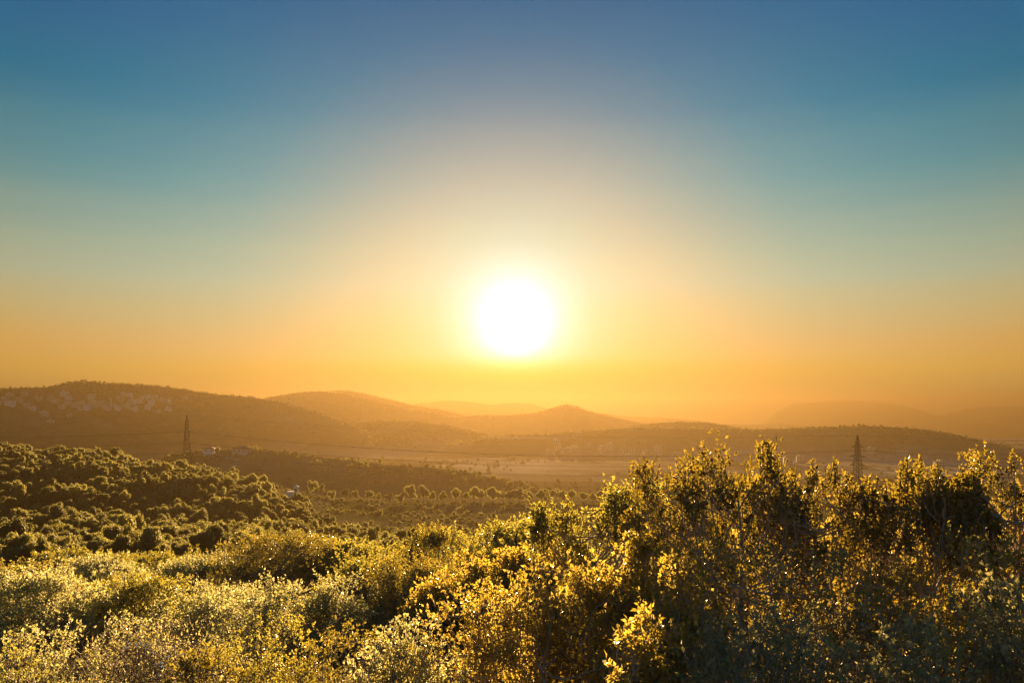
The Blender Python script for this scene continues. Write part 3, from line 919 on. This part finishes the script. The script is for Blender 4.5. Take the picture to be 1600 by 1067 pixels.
def build_villages():
    left = [(1, 631, 13, 2), (16, 634, 17, 3), (15, 622, 12, 2), (39, 618, 12, 2), (60, 625, 13, 2), (42, 636, 14, 2), (51, 640, 12, 2), (79, 626, 12, 2), (101, 618, 14, 2), (108, 625, 12, 2),
            (106, 632, 12, 2), (97, 639, 12, 2), (118, 636, 13, 2), (128, 634, 11, 2), (143, 623, 14, 2), (136, 640, 12, 2), (149, 636, 14, 3), (160, 638, 12, 2), (157, 632, 13, 2), (168, 641, 12, 2),
            (176, 636, 11, 2), (184, 641, 12, 2), (188, 627, 14, 3), (192, 620, 11, 2), (202, 621, 12, 2), (208, 631, 13, 2), (217, 630, 13, 2), (222, 624, 11, 2), (230, 623, 13, 2), (241, 625, 13, 3),
            (252, 627, 12, 2), (262, 628, 12, 2), (210, 642, 14, 2), (231, 640, 12, 2), (247, 644, 11, 1), (263, 642, 12, 2), (71, 651, 12, 2), (80, 660, 12, 1), (110, 651, 10, 1), (290, 623, 10, 1),
            (126, 641, 11, 2), (87, 629, 12, 2), (30, 628, 11, 2), (66, 646, 11, 1), (236, 633, 12, 2), (198, 637, 11, 2), (8, 625, 11, 2), (142, 631, 11, 2)]
    mats = ['plaster_white', 'plaster_cream', 'limestone', 'plaster_white', 'plaster_cream']
    def make(lst, y0, labf, grp):
        for i, (px, py, w, fl) in enumerate(lst):
            c = cast(px, py, y0)
            if c is None:
                continue
            kind = random.choice(['flat', 'flat', 'balcony', 'tile'])
            m = random.choice(mats if y0 < 1000 or px < 600 else ['plaster_cream', 'limestone', 'limestone'])
            cw = {'plaster_white': 'white', 'plaster_cream': 'cream', 'limestone': 'grey stone'}[m]
            house(c[0], c[1], kind, w, fl, random.uniform(-.35, .35), labf(px, py, cw, kind, fl), grp, m)
    st = {1: 'one-storey', 2: 'two-storey', 3: 'three-storey'}
    rf = {'flat': 'flat roof', 'balcony': 'flat roof and balcony', 'tile': 'red tiled roof'}
    def lab_l(px, py, cw, kind, fl):
        row = 'upper edge' if py < 624 else ('middle' if py < 636 else 'lower edge')
        part = 'left end' if px < 70 else ('centre' if px < 175 else 'right end')
        return '%s %s house, %s, %s of the hillside village, %s' % (cw, st[fl], rf[kind], row, part)
    make(left, 1000, lab_l, 'houses of the village on the left hill')
    right = [(902, 686, 14, 3), (870, 695, 13, 2), (872, 703, 13, 2), (884, 709, 15, 2), (893, 707, 12, 2), (901, 710, 15, 3), (939, 704, 13, 2), (940, 710, 12, 2), (952, 703, 14, 3), (973, 711, 12, 2),
             (988, 709, 15, 3), (1007, 712, 12, 2), (1027, 710, 16, 3), (1029, 703, 12, 2), (1056, 716, 15, 2), (980, 720, 13, 2), (1116, 720, 15, 2), (1231, 725, 15, 2), (1251, 722, 15, 2),
             (1410, 711, 17, 2), (1361, 708, 13, 2), (1442, 718, 14, 1), (1467, 731, 14, 2), (858, 712, 12, 2), (918, 700, 11, 2)]
    def lab_r(px, py, cw, kind, fl):
        if px > 1200:
            return '%s %s house, %s, on the dark hillside near the right pylon' % (cw, st[fl], rf[kind])
        part = 'left end' if px < 910 else ('centre' if px < 1000 else 'right end')
        return '%s %s house with %s, %s of the hazy valley village' % (cw, st[fl], rf[kind], part)
    make(right, 1000, lab_r, 'houses of the hazy village across the valley')
    mid = [(327, 709, 12, 1), (378, 708, 16, 1)]
    make(mid, 570, lambda px, py, cw, kind, fl: '%s low house with %s on the nearer hump behind the left pylon' % (cw, rf[kind]), 'houses on the nearer hump')
    # minaret
    c = cast(173, 636, 1000)
    x, y = c; z = Hs(x, y)
    e = link('minaret', None, None, (x, y, z - .5))
    mb = MB(); mb.tube([(0, 0, 0), (0, 0, 17)], 1.1, 8); link('shaft', mb.mesh('shaft', [M['plaster_white']]), e)
    mb = MB(); mb.tube([(0, 0, 13.4), (0, 0, 13.9), (0, 0, 14.6), (0, 0, 14.65)], [1.15, 1.9, 1.9, 1.15], 8); link('gallery', mb.mesh('gallery', [M['plaster_white']]), e)
    mb = MB(); mb.tube([(0, 0, 17), (0, 0, 17.3), (0, 0, 20.5)], [1.2, 1.2, .04], 8); link('spire', mb.mesh('spire', [M['concrete']]), e)
    tag(e, 'slim white minaret standing up from the hillside village', 'minaret')
    # white shed on the wooded slope
    x = (463 - PX0) / F * 405; y = 405.0; z = Hs(x, y)
    e = link('white_shed', None, None, (x, y, z + 5.2))
    link('wall', box_mesh('wall', -1.0, 1.0, -1.0, 1.0, -6.0, 2.6, 'plaster_white'), e)
    mb = MB(); mb.add([(-1.2, -1.2, 2.6), (1.2, -1.2, 2.6), (1.2, 1.2, 2.6), (-1.2, 1.2, 2.6), (0, 0, 3.5)], [(3, 2, 1, 0)], [(0, 1, 4), (1, 2, 4), (2, 3, 4), (3, 0, 4)])
    link('roof', mb.mesh('roof', [M['plaster_white']]), e)
    link('terrace', box_mesh('terrace', -4.6, -1.002, -1.6, 1.6, -6.0, .2, 'plaster_white'), e)
    link('door', box_mesh('door', -.4, .4, -1.06, -1.003, 0.1, 1.9, 'glass'), e)
    tag(e, 'small white shed with low terrace on the edge of the wood', 'shed')
    # masts on the far right ridge
    for px, hh in ((1520, 46), (1526, 58), (1514, 34)):
        d = 4950.0; x = (px - PX0) / F * d; z = Hs(x, d)
        mb = MB(); mb.tube([(0, 0, -2), (0, 0, hh)], [2.6, 1.0], 4)
        o = link('radio_mast', mb.mesh('radio_mast', [M['steel']]), None, (x, d, z))
        tag(o, {46: 'middle', 58: 'tallest', 34: 'shortest'}[hh] + ' of the three thin masts on the far right ridge', 'mast', 'masts on the far right ridge')


build_villages()


def build_tracks():
    paths = [([(1240, 706), (1300, 712), (1340, 708)], 1000),
             ([(1390, 718), (1430, 726), (1410, 733), (1350, 738)], 1000), ([(360, 735), (372, 726), (374, 720), (350, 716)], 570),
             ([(560, 789), (660, 792), (760, 797), (860, 790), (960, 794)], 290)]
    for pl, y0 in paths:
        pts = []
        pl = np.array(pl, float)
        tt = np.linspace(0, len(pl) - 1, 26)
        for t in tt:
            c = cast(np.interp(t, range(len(pl)), pl[:, 0]), np.interp(t, range(len(pl)), pl[:, 1]), y0, 2600, 1400)
            if c and (not pts or abs(c[1] - pts[-1][1]) < 45):
                pts.append(c)
        if len(pts) < 4:
            continue
        P = np.array(pts)
        d = np.gradient(P, axis=0); nn = unit(np.stack([-d[:, 1], d[:, 0]], -1)) * (1.6 if y0 > 500 else 1.0)
        Lp, Rp = P + nn, P - nn
        off = .5 if y0 > 500 else .12
        v = np.concatenate([np.c_[Lp, H(Lp[:, 0], Lp[:, 1]) + off], np.c_[Rp, H(Rp[:, 0], Rp[:, 1]) + off]])
        n = len(P); k = np.arange(n - 1)
        q = np.stack([k, k + n, k + n + 1, k + 1], -1)
        o = link('dirt_track', mesh_np('dirt_track', v, q, [M['track']], True))
        tag(o, kind='structure')


build_tracks()
# ------------------------------------------------------------------ scrub on the near slopes and on the field
def build_near_scrub():
    n = 9000
    y = RNG.uniform(70, 480, n)
    px = RNG.uniform(430, 2300, n)
    x = (px - PX0) / F * y
    dens = np.where(y < 330, .8, np.clip(.34 + .9 * fbm(x, y, 40, 3, 63), 0, .8))
    k = RNG.uniform(size=n) < dens
    x, y = x[k], y[k]
    s = RNG.uniform(.5, 1.8, len(x)) * np.where(y < 330, 1.4, 1)
    s3 = np.stack([s, s, s * RNG.uniform(.6, 1.0, len(s))], -1)
    scatter('field_scrub', np.stack([x, y, H(x, y) - .1], -1), s3, RNG.uniform(0, 6.28, len(x)), BUSHES, 'low scrub dotted over the field and the slope below it', 'scrub')
    # pale rocks lying on the field
    mb = MB()
    m = 260
    yy = RNG.uniform(250, 470, m); xx = (RNG.uniform(480, 1060, m) - PX0) / F * yy
    zz = H(xx, yy)
    V, Q, T = SPH
    for a, b, c in zip(xx, yy, zz):
        v = V[:, :] * RNG.uniform(.15, .5, 3) * (1 + .25 * RNG.normal(size=(len(V), 1)))
        mb.add(v + (a, b, c), Q, T)
    o = link('field_rocks', mb.mesh('field_rocks', [M['stone']]))
    tag(o, 'pale limestone rocks strewn over the open field', 'rocks', kind='stuff')


build_near_scrub()

# ------------------------------------------------------------------ foreground shrubs
def tubes_batch(P, Rr, sides):
    """P (n,m,3) polylines, Rr (n,m) radii -> verts, quads"""
    n, m, _ = P.shape
    d = unit(np.gradient(P, axis=1))
    ref = np.where(np.abs(d[..., 2:3]) < .9, np.array((0, 0, 1.0)), np.array((1.0, 0, 0)))
    a = unit(np.cross(d, ref)); b = np.cross(d, a)
    th = np.arange(sides) * 2 * PI / sides
    v = P[:, :, None] + Rr[:, :, None, None] * (np.cos(th)[:, None] * a[:, :, None] + np.sin(th)[:, None] * b[:, :, None])
    i = np.arange(n)[:, None, None] * m * sides + np.arange(m - 1)[None, :, None] * sides
    j = np.arange(sides)[None, None, :]; k = (j + 1) % sides
    q = np.stack([i + j, i + k, i + sides + k, i + sides + j], -1).reshape(-1, 4)
    return v.reshape(-1, 3), q


def shrub(seed, h, w, leaf=.05, n_clu=60, n_tw=22, n_lf=9, tw_len=.36, upright=.7, bare=.12, spiky=0.0, mats=('leaf_oak', 'bark'), low=.12, stem_r=.035):
    rng = np.random.default_rng(seed)
    R2 = w / 2
    # uneven envelope: a few big lobes
    nl = 13 if spiky > .5 else 7
    la = rng.uniform(0, 2 * PI, nl); lz = rng.uniform(.35, .82, nl)
    lobes = np.stack([np.cos(la) * R2 * rng.uniform(.25, .62, nl), np.sin(la) * R2 * rng.uniform(.25, .62, nl), lz * h], -1)
    lr = rng.uniform(.30, .52, nl) * w * (.6 if spiky > .5 else .78)
    lobes[0] = (rng.uniform(-.1, .1) * w, rng.uniform(-.1, .1) * w, h - lr[0] * .75 - .1)
    k = rng.choice(nl, n_clu)
    dr = unit(rng.normal(size=(n_clu, 3)) + np.array((0, 0, .25)))
    C = lobes[k] + dr * lr[k][:, None] * rng.uniform(.45, 1.0, (n_clu, 1)) ** .6 * np.array((1, 1, .85))
    C[:, 2] = np.clip(C[:, 2], low * h + rng.uniform(0, .3, n_clu), h - tw_len * .6)
    if spiky > .5:                                  # leading shoots above a lower, uneven body
        C[:, 2] = np.minimum(C[:, 2] + rng.normal(size=n_clu) * .2, h - np.abs(rng.normal(size=n_clu)) * .5 - .3)
        C += rng.normal(size=(n_clu, 3)) * np.array((.2, .2, .12))
        n_ld = int(rng.integers(7, 11))
        lx = rng.uniform(-.46, .46, n_ld) * w; ly = rng.uniform(-.3, .3, n_ld) * w
        lt = h - tw_len * .5 - np.abs(rng.normal(size=n_ld)) * .3; lt[0] = lt[1] = h - tw_len * .5; lx[1] = lx[0] + .16; ly[1] = ly[0]
        ex = [(lx[q] + rng.normal() * .06, ly[q] + rng.normal() * .06, lt[q] - f * rng.uniform(.8, 1.2)) for q in range(n_ld) for f in (0, .16, .36, .62)]
        C = np.concatenate([C, np.array(ex)]); n_clu = len(C)
    cen = np.array((0, 0, h * .45))
    outw = unit((C - cen) * np.array((1, 1, .6)))
    # main stems
    ns = int(rng.integers(4, 7))
    st_top = np.stack([rng.uniform(-.32, .32, ns) * w, rng.uniform(-.32, .32, ns) * w, rng.uniform(.62, .92, ns) * h], -1)
    t = np.linspace(0, 1, 9)[None, :, None]
    b0 = np.concatenate([rng.uniform(-.18, .18, (ns, 2)) * min(w, 1.5), np.full((ns, 1), -.25)], 1)[:, None]
    st = b0 * (1 - t) + st_top[:, None] * t + np.sin(t * PI) * (rng.normal(size=(ns, 1, 3)) * .07 * h) * np.array((1, 1, .15)) + rng.normal(size=(ns, 9, 3)) * .018 * h * np.array((1, 1, .2)) * t
    sr = stem_r * h / 4 * (1 - .78 * t[..., 0]) * rng.uniform(.7, 1.25, (ns, 1))
    V, Q = [], []
    n0 = 0
    v, q = tubes_batch(st, sr, 6); V.append(v); Q.append(q); n0 += len(v)
    # limbs to every leaf cluster
    sp = st.reshape(-1, 3)
    dd = np.linalg.norm(C[:, None] - sp[None], axis=2) + np.where(sp[None, :, 2] > C[:, None, 2] - .1, 3.0, 0)
    near = sp[np.argsort(dd, 1)[np.arange(n_clu), rng.integers(0, 5, n_clu)]]
    t = np.linspace(0, 1, 5)[None, :, None]
    lb = near[:, None] * (1 - t) + C[:, None] * t
    lb = lb + np.sin(t * PI) * (rng.normal(size=(n_clu, 1, 3)) * .15 - np.array((0, 0, .08))) * np.linalg.norm(C - near, axis=1)[:, None, None]
    lrad = np.linspace(.016, .006, 5)[None] * rng.uniform(.7, 1.3, (n_clu, 1)) * (h / 4) ** .5
    v, q = tubes_batch(lb, lrad, 4); V.append(v); Q.append(q + n0); n0 += len(v)
    # twigs
    N = n_clu * n_tw
    ci = np.repeat(np.arange(n_clu), n_tw)
    td = unit(outw[ci] * .75 + np.array((0, 0, upright)) + rng.normal(size=(N, 3)) * .62)
    tl = tw_len * rng.uniform(.55, 1.25, N)
    if spiky:
        tall = (C[ci, 2] > h * .72) & (rng.uniform(size=N) < spiky)
        td[tall] = unit(td[tall] * .45 + np.array((0, 0, 1.0)))
        tl[tall] *= rng.uniform(.9, 1.3, tall.sum())
    t0 = C[ci] + rng.normal(size=(N, 3)) * tw_len * np.where(C[ci, 2] > h * .72, .3 if spiky > .5 else .38, .38)[:, None]
    bend = rng.normal(size=(N, 3)) * .14 * tl[:, None]
    tp = np.stack([t0, t0 + td * tl[:, None] * .5 + bend, t0 + td * tl[:, None]], 1)
    vis = rng.uniform(size=N) < .7
    tr = np.broadcast_to(np.array([.0060, .0046, .0026]) * leaf / .06, (N, 3))
    v, q = tubes_batch(tp[vis], tr[vis], 3); V.append(v); Q.append(q + n0); n0 += len(v)
    wood = mesh_np('branches', np.concatenate(V), np.concatenate(Q), [M[mats[1]]], True)
    # leaves
    leafy = rng.uniform(size=N) > bare
    idx = np.repeat(np.nonzero(leafy)[0], n_lf)
    K = len(idx)
    f = rng.uniform(.15, 1.0, K) ** .7
    a = (1 - f)[:, None]; b = f[:, None]
    pos = np.where(f[:, None] < .5, tp[idx, 0] * (1 - 2 * b) + tp[idx, 1] * 2 * b, tp[idx, 1] * (2 - 2 * b) + tp[idx, 2] * (2 * b - 1))
    ax = unit(td[idx] * .55 + rng.normal(size=(K, 3)) * .7 + np.array((0, 0, .12)))
    nr = unit(np.cross(ax, rng.normal(size=(K, 3))) + np.array((0, 0, .25)))
    sd = unit(np.cross(nr, ax))
    nr = np.cross(ax, sd)
    L = leaf * rng.uniform(.65, 1.3, K)[:, None]; W = L * rng.uniform(.24, .34, (K, 1))
    c = pos + ax * L * .55
    lv = np.stack([c - ax * L * .5, c + sd * W + nr * L * .10 - ax * L * .06, c + ax * L * .5 - nr * L * .12, c - sd * W + nr * L * .10 - ax * L * .06], 1).reshape(-1, 3)
    fol = mesh_np('foliage', lv, np.arange(K * 4).reshape(-1, 4), [M[mats[0]]])
    return wood, fol


# bearing px, py of the top, distance, width px, leaf colour, spiky tips, label
SHRUBS = [
    # far rows, 45 to 65 m
    (95, 868, 55, 150, 'oak', 0, 'rounded olive-green shrub at the foot of the wood, far left'),
    (165, 876, 48, 130, 'pale', 0, 'small pale shrub just right of the rounded far-left shrub'),
    (240, 872, 60, 190, 'oak', 0, 'broad olive shrub along the foot of the wood, left of the dark oak'),
    (325, 880, 52, 150, 'pale', 0, 'light yellow-green shrub touching the dark rounded oak on its left'),
    (412, 842, 46, 150, 'dark', 0, 'dark rounded oak standing above the pale shrubs, left of centre'),
    (497, 856, 50, 140, 'oak', 0, 'olive shrub directly right of the dark rounded oak'),
    (565, 868, 48, 150, 'oak', 0, 'golden shrub in the far row below the middle of the wood'),
    (712, 842, 40, 160, 'oak', .2, 'orange-lit shrub behind the dark spiky bush at centre'),
    (795, 825, 40, 150, 'oak', .3, 'orange-lit twiggy shrub under the sun, in front of the field'),
    (855, 822, 38, 120, 'oak', .3, 'orange-lit shrub left of the thin dark-tipped shrub'),
    (20, 888, 50, 150, 'dark', 0, 'dark shrub at the left edge behind the bright pale bush'),
    # middle rows, 18 to 34 m
    (668, 832, 30, 120, 'dark', .4, 'dark spiky bush at centre, above the golden thicket'),
    (25, 902, 26, 190, 'pale', 0, 'bright pale bush cut off by the left edge of the picture'),
    (125, 905, 31, 150, 'dark', 0, 'shaded dark bush in the hollow near the left edge'),
    (232, 912, 29, 180, 'oak', 0, 'olive bush right of the shaded hollow'),
    (335, 924, 27, 190, 'pale', 0, 'pale yellow bush in the left middle ground'),
    (470, 908, 22, 230, 'pale', .1, 'largest bright yellow bush, left of centre'),
    (590, 885, 27, 180, 'oak', .1, 'golden bush between the bright yellow bush and the central thicket'),
    (650, 880, 24, 160, 'dark', .1, 'brown shaded bush in the gap left of the central thicket'),
    (745, 878, 20, 200, 'gold', .2, 'glittering golden bush forming the left part of the central thicket'),
    (835, 862, 21, 200, 'gold', .2, 'glittering golden bush forming the right part of the central thicket'),
    (900, 792, 18, 110, 'oak', .65, 'thin shrub with dark tips, second left of the tallest shrub'),
    (962, 770, 16.5, 120, 'oak', .65, 'slim upright shrub with dark tips, directly left of the tallest shrub'),
    # near rows, 8 to 15 m
    (1052, 722, 13.5, 130, 'oak', .9, 'tall shrub with a separate dark tuft beside the tallest crown'),
    (1150, 708, 12, 210, 'oak', .8, 'tallest shrub, with a bare pale trunk, right of centre'),
    (1215, 742, 14, 120, 'oak', .9, 'narrow dark-tipped shrub leaning right of the tallest shrub'),
    (1268, 762, 13, 150, 'oak', .9, 'open twiggy shrub left of the half-hidden pylon'),
    (1345, 736, 13, 160, 'oak', .9, 'leggy shrub with upright shoots covering the foot of the right pylon'),
    (1425, 762, 12.5, 160, 'oak', .8, 'bushy shrub right of the half-hidden pylon'),
    (1505, 714, 12, 190, 'oak', .9, 'upright shrub with the highest shoots near the right edge'),
    (1590, 748, 11.5, 170, 'dark', .7, 'dark shrub cut off by the right edge, on the skyline'),
    (1000, 838, 12.5, 200, 'gold', .3, 'golden shrub low in front of the slim dark-tipped shrubs'),
    (885, 900, 12, 230, 'gold', .2, 'dense golden shrub at bottom centre, right of the glittering thicket'),
    (760, 925, 11.5, 250, 'gold', .2, 'dense golden shrub at bottom centre, under the glittering thicket'),
    (655, 960, 11, 170, 'pale', .1, 'pale leafy shrub at the bottom, left of the golden ones'),
    (1110, 865, 10, 220, 'gold', .3, 'sunlit yellow shrub around the foot of the pale trunk'),
    (1265, 860, 10.5, 200, 'grey', .3, 'grey-green shrub right of the pale trunk'),
    (1390, 875, 10.5, 210, 'gold', .4, 'golden shrub in the lower right below the pylon'),
    (1535, 850, 10, 220, 'oak', .4, 'olive shrub at the right edge below the skyline shoots'),
    (1225, 955, 8.6, 190, 'grey', .2, 'grey-green shrub with long pale bare branches, bottom right of centre'),
    (1470, 968, 8.2, 230, 'grey', .3, 'grey-green shrub with pale stems at the bottom, far right'),
    (1345, 1000, 7.8, 180, 'grey', .2, 'low grey-green sprig between two larger grey shrubs at the bottom'),
    (1585, 920, 8.4, 190, 'grey', .2, 'blue-grey leafy shrub in the bottom right corner'),
    (1010, 965, 9, 210, 'gold', .1, 'golden shrub at the bottom, left of the pale trunk'),
    (1120, 985, 8.5, 200, 'grey', .1, 'grey-olive undergrowth at the base of the pale trunk'),
    (95, 980, 13.5, 230, 'pale', .1, 'bright pale bush in the bottom left corner'),
    (395, 975, 14, 200, 'oak', 0, 'olive bush at the bottom between the flowering bush and yellow bush'),
    (505, 985, 12.5, 190, 'dark', 0, 'dark shaded bush at the bottom, left of the round pale shrub'),
    (600, 985, 10.5, 130, 'grey', 0, 'small round pale-leaved shrub at the bottom, left of centre'),
    (1080, 800, 30, 150, 'gold', .2, 'golden bush seen through the stems of the tallest shrub'),
    (1210, 815, 27, 150, 'gold', .2, 'golden bush seen through the gaps right of the tallest shrub'),
    (1330, 800, 25, 170, 'gold', .2, 'golden bush behind the leggy shrub at the pylon foot'),
    (1460, 805, 28, 190, 'gold', .2, 'golden bush behind the bushy shrub right of the pylon'),
    (1580, 800, 24, 190, 'gold', .2, 'golden bush behind the skyline shoots at the right edge'),
    (10, 1010, 12, 150, 'oak', 0, 'olive bush in the extreme bottom left corner'),
    (320, 1005, 12, 170, 'dark', 0, 'dark bush at the bottom just right of the flowering bush'),
]


def build_shrubs():
    M['leaf_gold'] = leaf_mat('leaf_gold', [(0, (.07, .075, .022, 1)), (.5, (.11, .11, .035, 1)), (1, (.17, .16, .06, 1))],
                              [(0, (.44, .33, .03, 1)), (.6, (.60, .47, .05, 1)), (1, (.72, .55, .12, 1))], .55, .32)
    for i, (px, top, d, wpx, kind, spk, label) in enumerate(SHRUBS):
        x = (px - PX0) / F * d
        zg = Hs(x, d)
        h = (HOR - top) / F * d - zg
        w = wpx / F * d * (1.3 if spk > .5 else 1.12)
        leaf = (.078 if spk > .5 else .062) if d < 19 else (.085 if d < 34 else .13)
        vol = min(h, w * 1.6) * w * w
        area = max(1.0, (w * h * 2.0 + w * w) * .9)
        if d < 16:
            nc, nt_, nf, tl = int((1.9 if spk > .5 else (4.5 if kind == 'grey' else 6)) * area ** .9) + 8, 11 if spk > .5 else 15, 7 if spk > .5 else 8, .24
        elif d < 34:
            nc, nt_, nf, tl = int((1.0 if spk > .5 else 7) * area ** .9) + 6, 14 if spk > .5 else 21, 8, .30 if spk > .5 else .34
        else:
            nc, nt_, nf, tl = int(3.6 * area ** .9) + 12, 20, 9, .5
        rr = random.Random(i * 13 + 5)
        wood, fol = shrub(900 + i, h, w, leaf * rr.uniform(.75, 1.25), nc, nt_, nf, tl * rr.uniform(.8, 1.3), upright=rr.uniform(.4, 1.0), spiky=spk,
                          bare=.3 if kind == 'grey' else rr.choice((.06, .12, .22, .3)), mats=('leaf_silhouette' if spk >= .7 else 'leaf_' + kind, 'bark'), low=.45 if spk >= .7 else .2)
        e = link('oak_shrub' if kind in ('oak', 'dark', 'gold') else 'leafy_shrub', None, None, (x, d, zg - .05), 0, (1, .7 if spk >= .7 else 1, 1))
        link('branches', wood, e)
        f = link('foliage', fol, e)
        f['kind'] = 'stuff'
        tag(e, label, 'shrub', 'shrubs on the near hillside')
        if 'tallest shrub, with' in label:
            mb = MB()
            mb.tube([(-.10, -.55, -.3), (-.02, -.55, .9), (-.07, -.5, 1.6), (.03, -.45, 2.4), (.0, -.35, 3.1), (.06, -.2, 3.9), (.02, -.05, 4.7)], [.075, .062, .055, .048, .04, .028, .01], 8)
            mb.tube([(.0, -.47, 2.1), (.3, -.6, 2.5), (.62, -.62, 3.1)], [.03, .02, .008], 6)
            mb.tube([(.0, -.38, 2.9), (-.35, -.5, 3.3), (-.55, -.5, 3.8)], [.024, .016, .006], 6)
            link('trunk', mb.mesh('trunk', [M['bark']], True), e)


build_shrubs()


def build_flowering_bush():
    px, d, top = 232, 12.2, 990
    x = (px - PX0) / F * d; zg = Hs(x, d)
    h = (HOR - top) / F * d - zg
    wood, fol = shrub(4242, h, 1.9, .045, 60, 30, 4, .42, .4, .45, 0, ('leaf_grey', 'dead_twig'), .25)
    e = link('flowering_bush', None, None, (x, d, zg - .05))
    link('branches', wood, e)
    f = link('foliage', fol, e); f['kind'] = 'stuff'
    rng = np.random.default_rng(5)
    mb = MB()
    for k in range(7):
        c = rng.normal(size=3) * (.03, .03, .02)
        n = unit(c[None] + np.array([[0, -.02, .05]]) + rng.normal(size=(1, 3)) * .02)
        for j in range(5):
            a = j * 2 * PI / 5
            tt = unit(np.cross(n, [[.3, .8, .1]])); bb = np.cross(n, tt)
            p = c + .011 * (math.cos(a) * tt[0] + math.sin(a) * bb[0])
            v, q = quads_from(p[None], n, np.array([.018]), .8, rng)
            mb.add(v, q)
    fm = mb.mesh('flower_cluster', [M['petal']])
    for (fx, fy) in ((218, 1003), (226, 1006), (232, 1011), (240, 1003), (247, 1008), (236, 1017), (258, 1014), (262, 1024), (250, 1034), (255, 1040), (270, 1010), (284, 1020), (212, 1008), (198, 1010), (248, 1052), (252, 1065), (200, 1004)):
        dd = d - .75 - rng.uniform(0, .3)
        link('flower_cluster', fm, e, ((fx - PX0) / F * dd - x, dd - d, (HOR - fy) / F * dd - zg + .05), rng.uniform(0, 6), float(rng.uniform(.6, 1.0)))
    tag(e, 'brown twiggy bush dotted with white flowers, bottom left', 'bush')
    # dry grass standing in the gaps between shrubs
    n = 5200
    yy = RNG.uniform(9, 75, n); xx = RNG.uniform(-.72, .3, n) * yy
    k = fbm(xx, yy, 6, 2, 71) > -.1
    xx, yy = xx[k], yy[k]; zz = H(xx, yy); n = len(xx)
    hgt = RNG.uniform(.5, 1.1, n)
    a = RNG.uniform(0, 2 * PI, n); ln = RNG.uniform(.1, .4, n)
    b = np.stack([xx, yy, zz - .03], -1)
    tip = b + np.stack([np.cos(a) * ln, np.sin(a) * ln, hgt], -1)
    wd = np.stack([-np.sin(a), np.cos(a), 0 * a], -1) * .012
    v = np.stack([b - wd, b + wd, tip], 1).reshape(-1, 3)
    o = link('dry_grass', mesh_np('dry_grass', v, np.arange(n * 3).reshape(-1, 3), [M['straw']]))
    tag(o, 'dry straw-coloured grass between the shrubs', 'grass', kind='stuff')


build_flowering_bush()
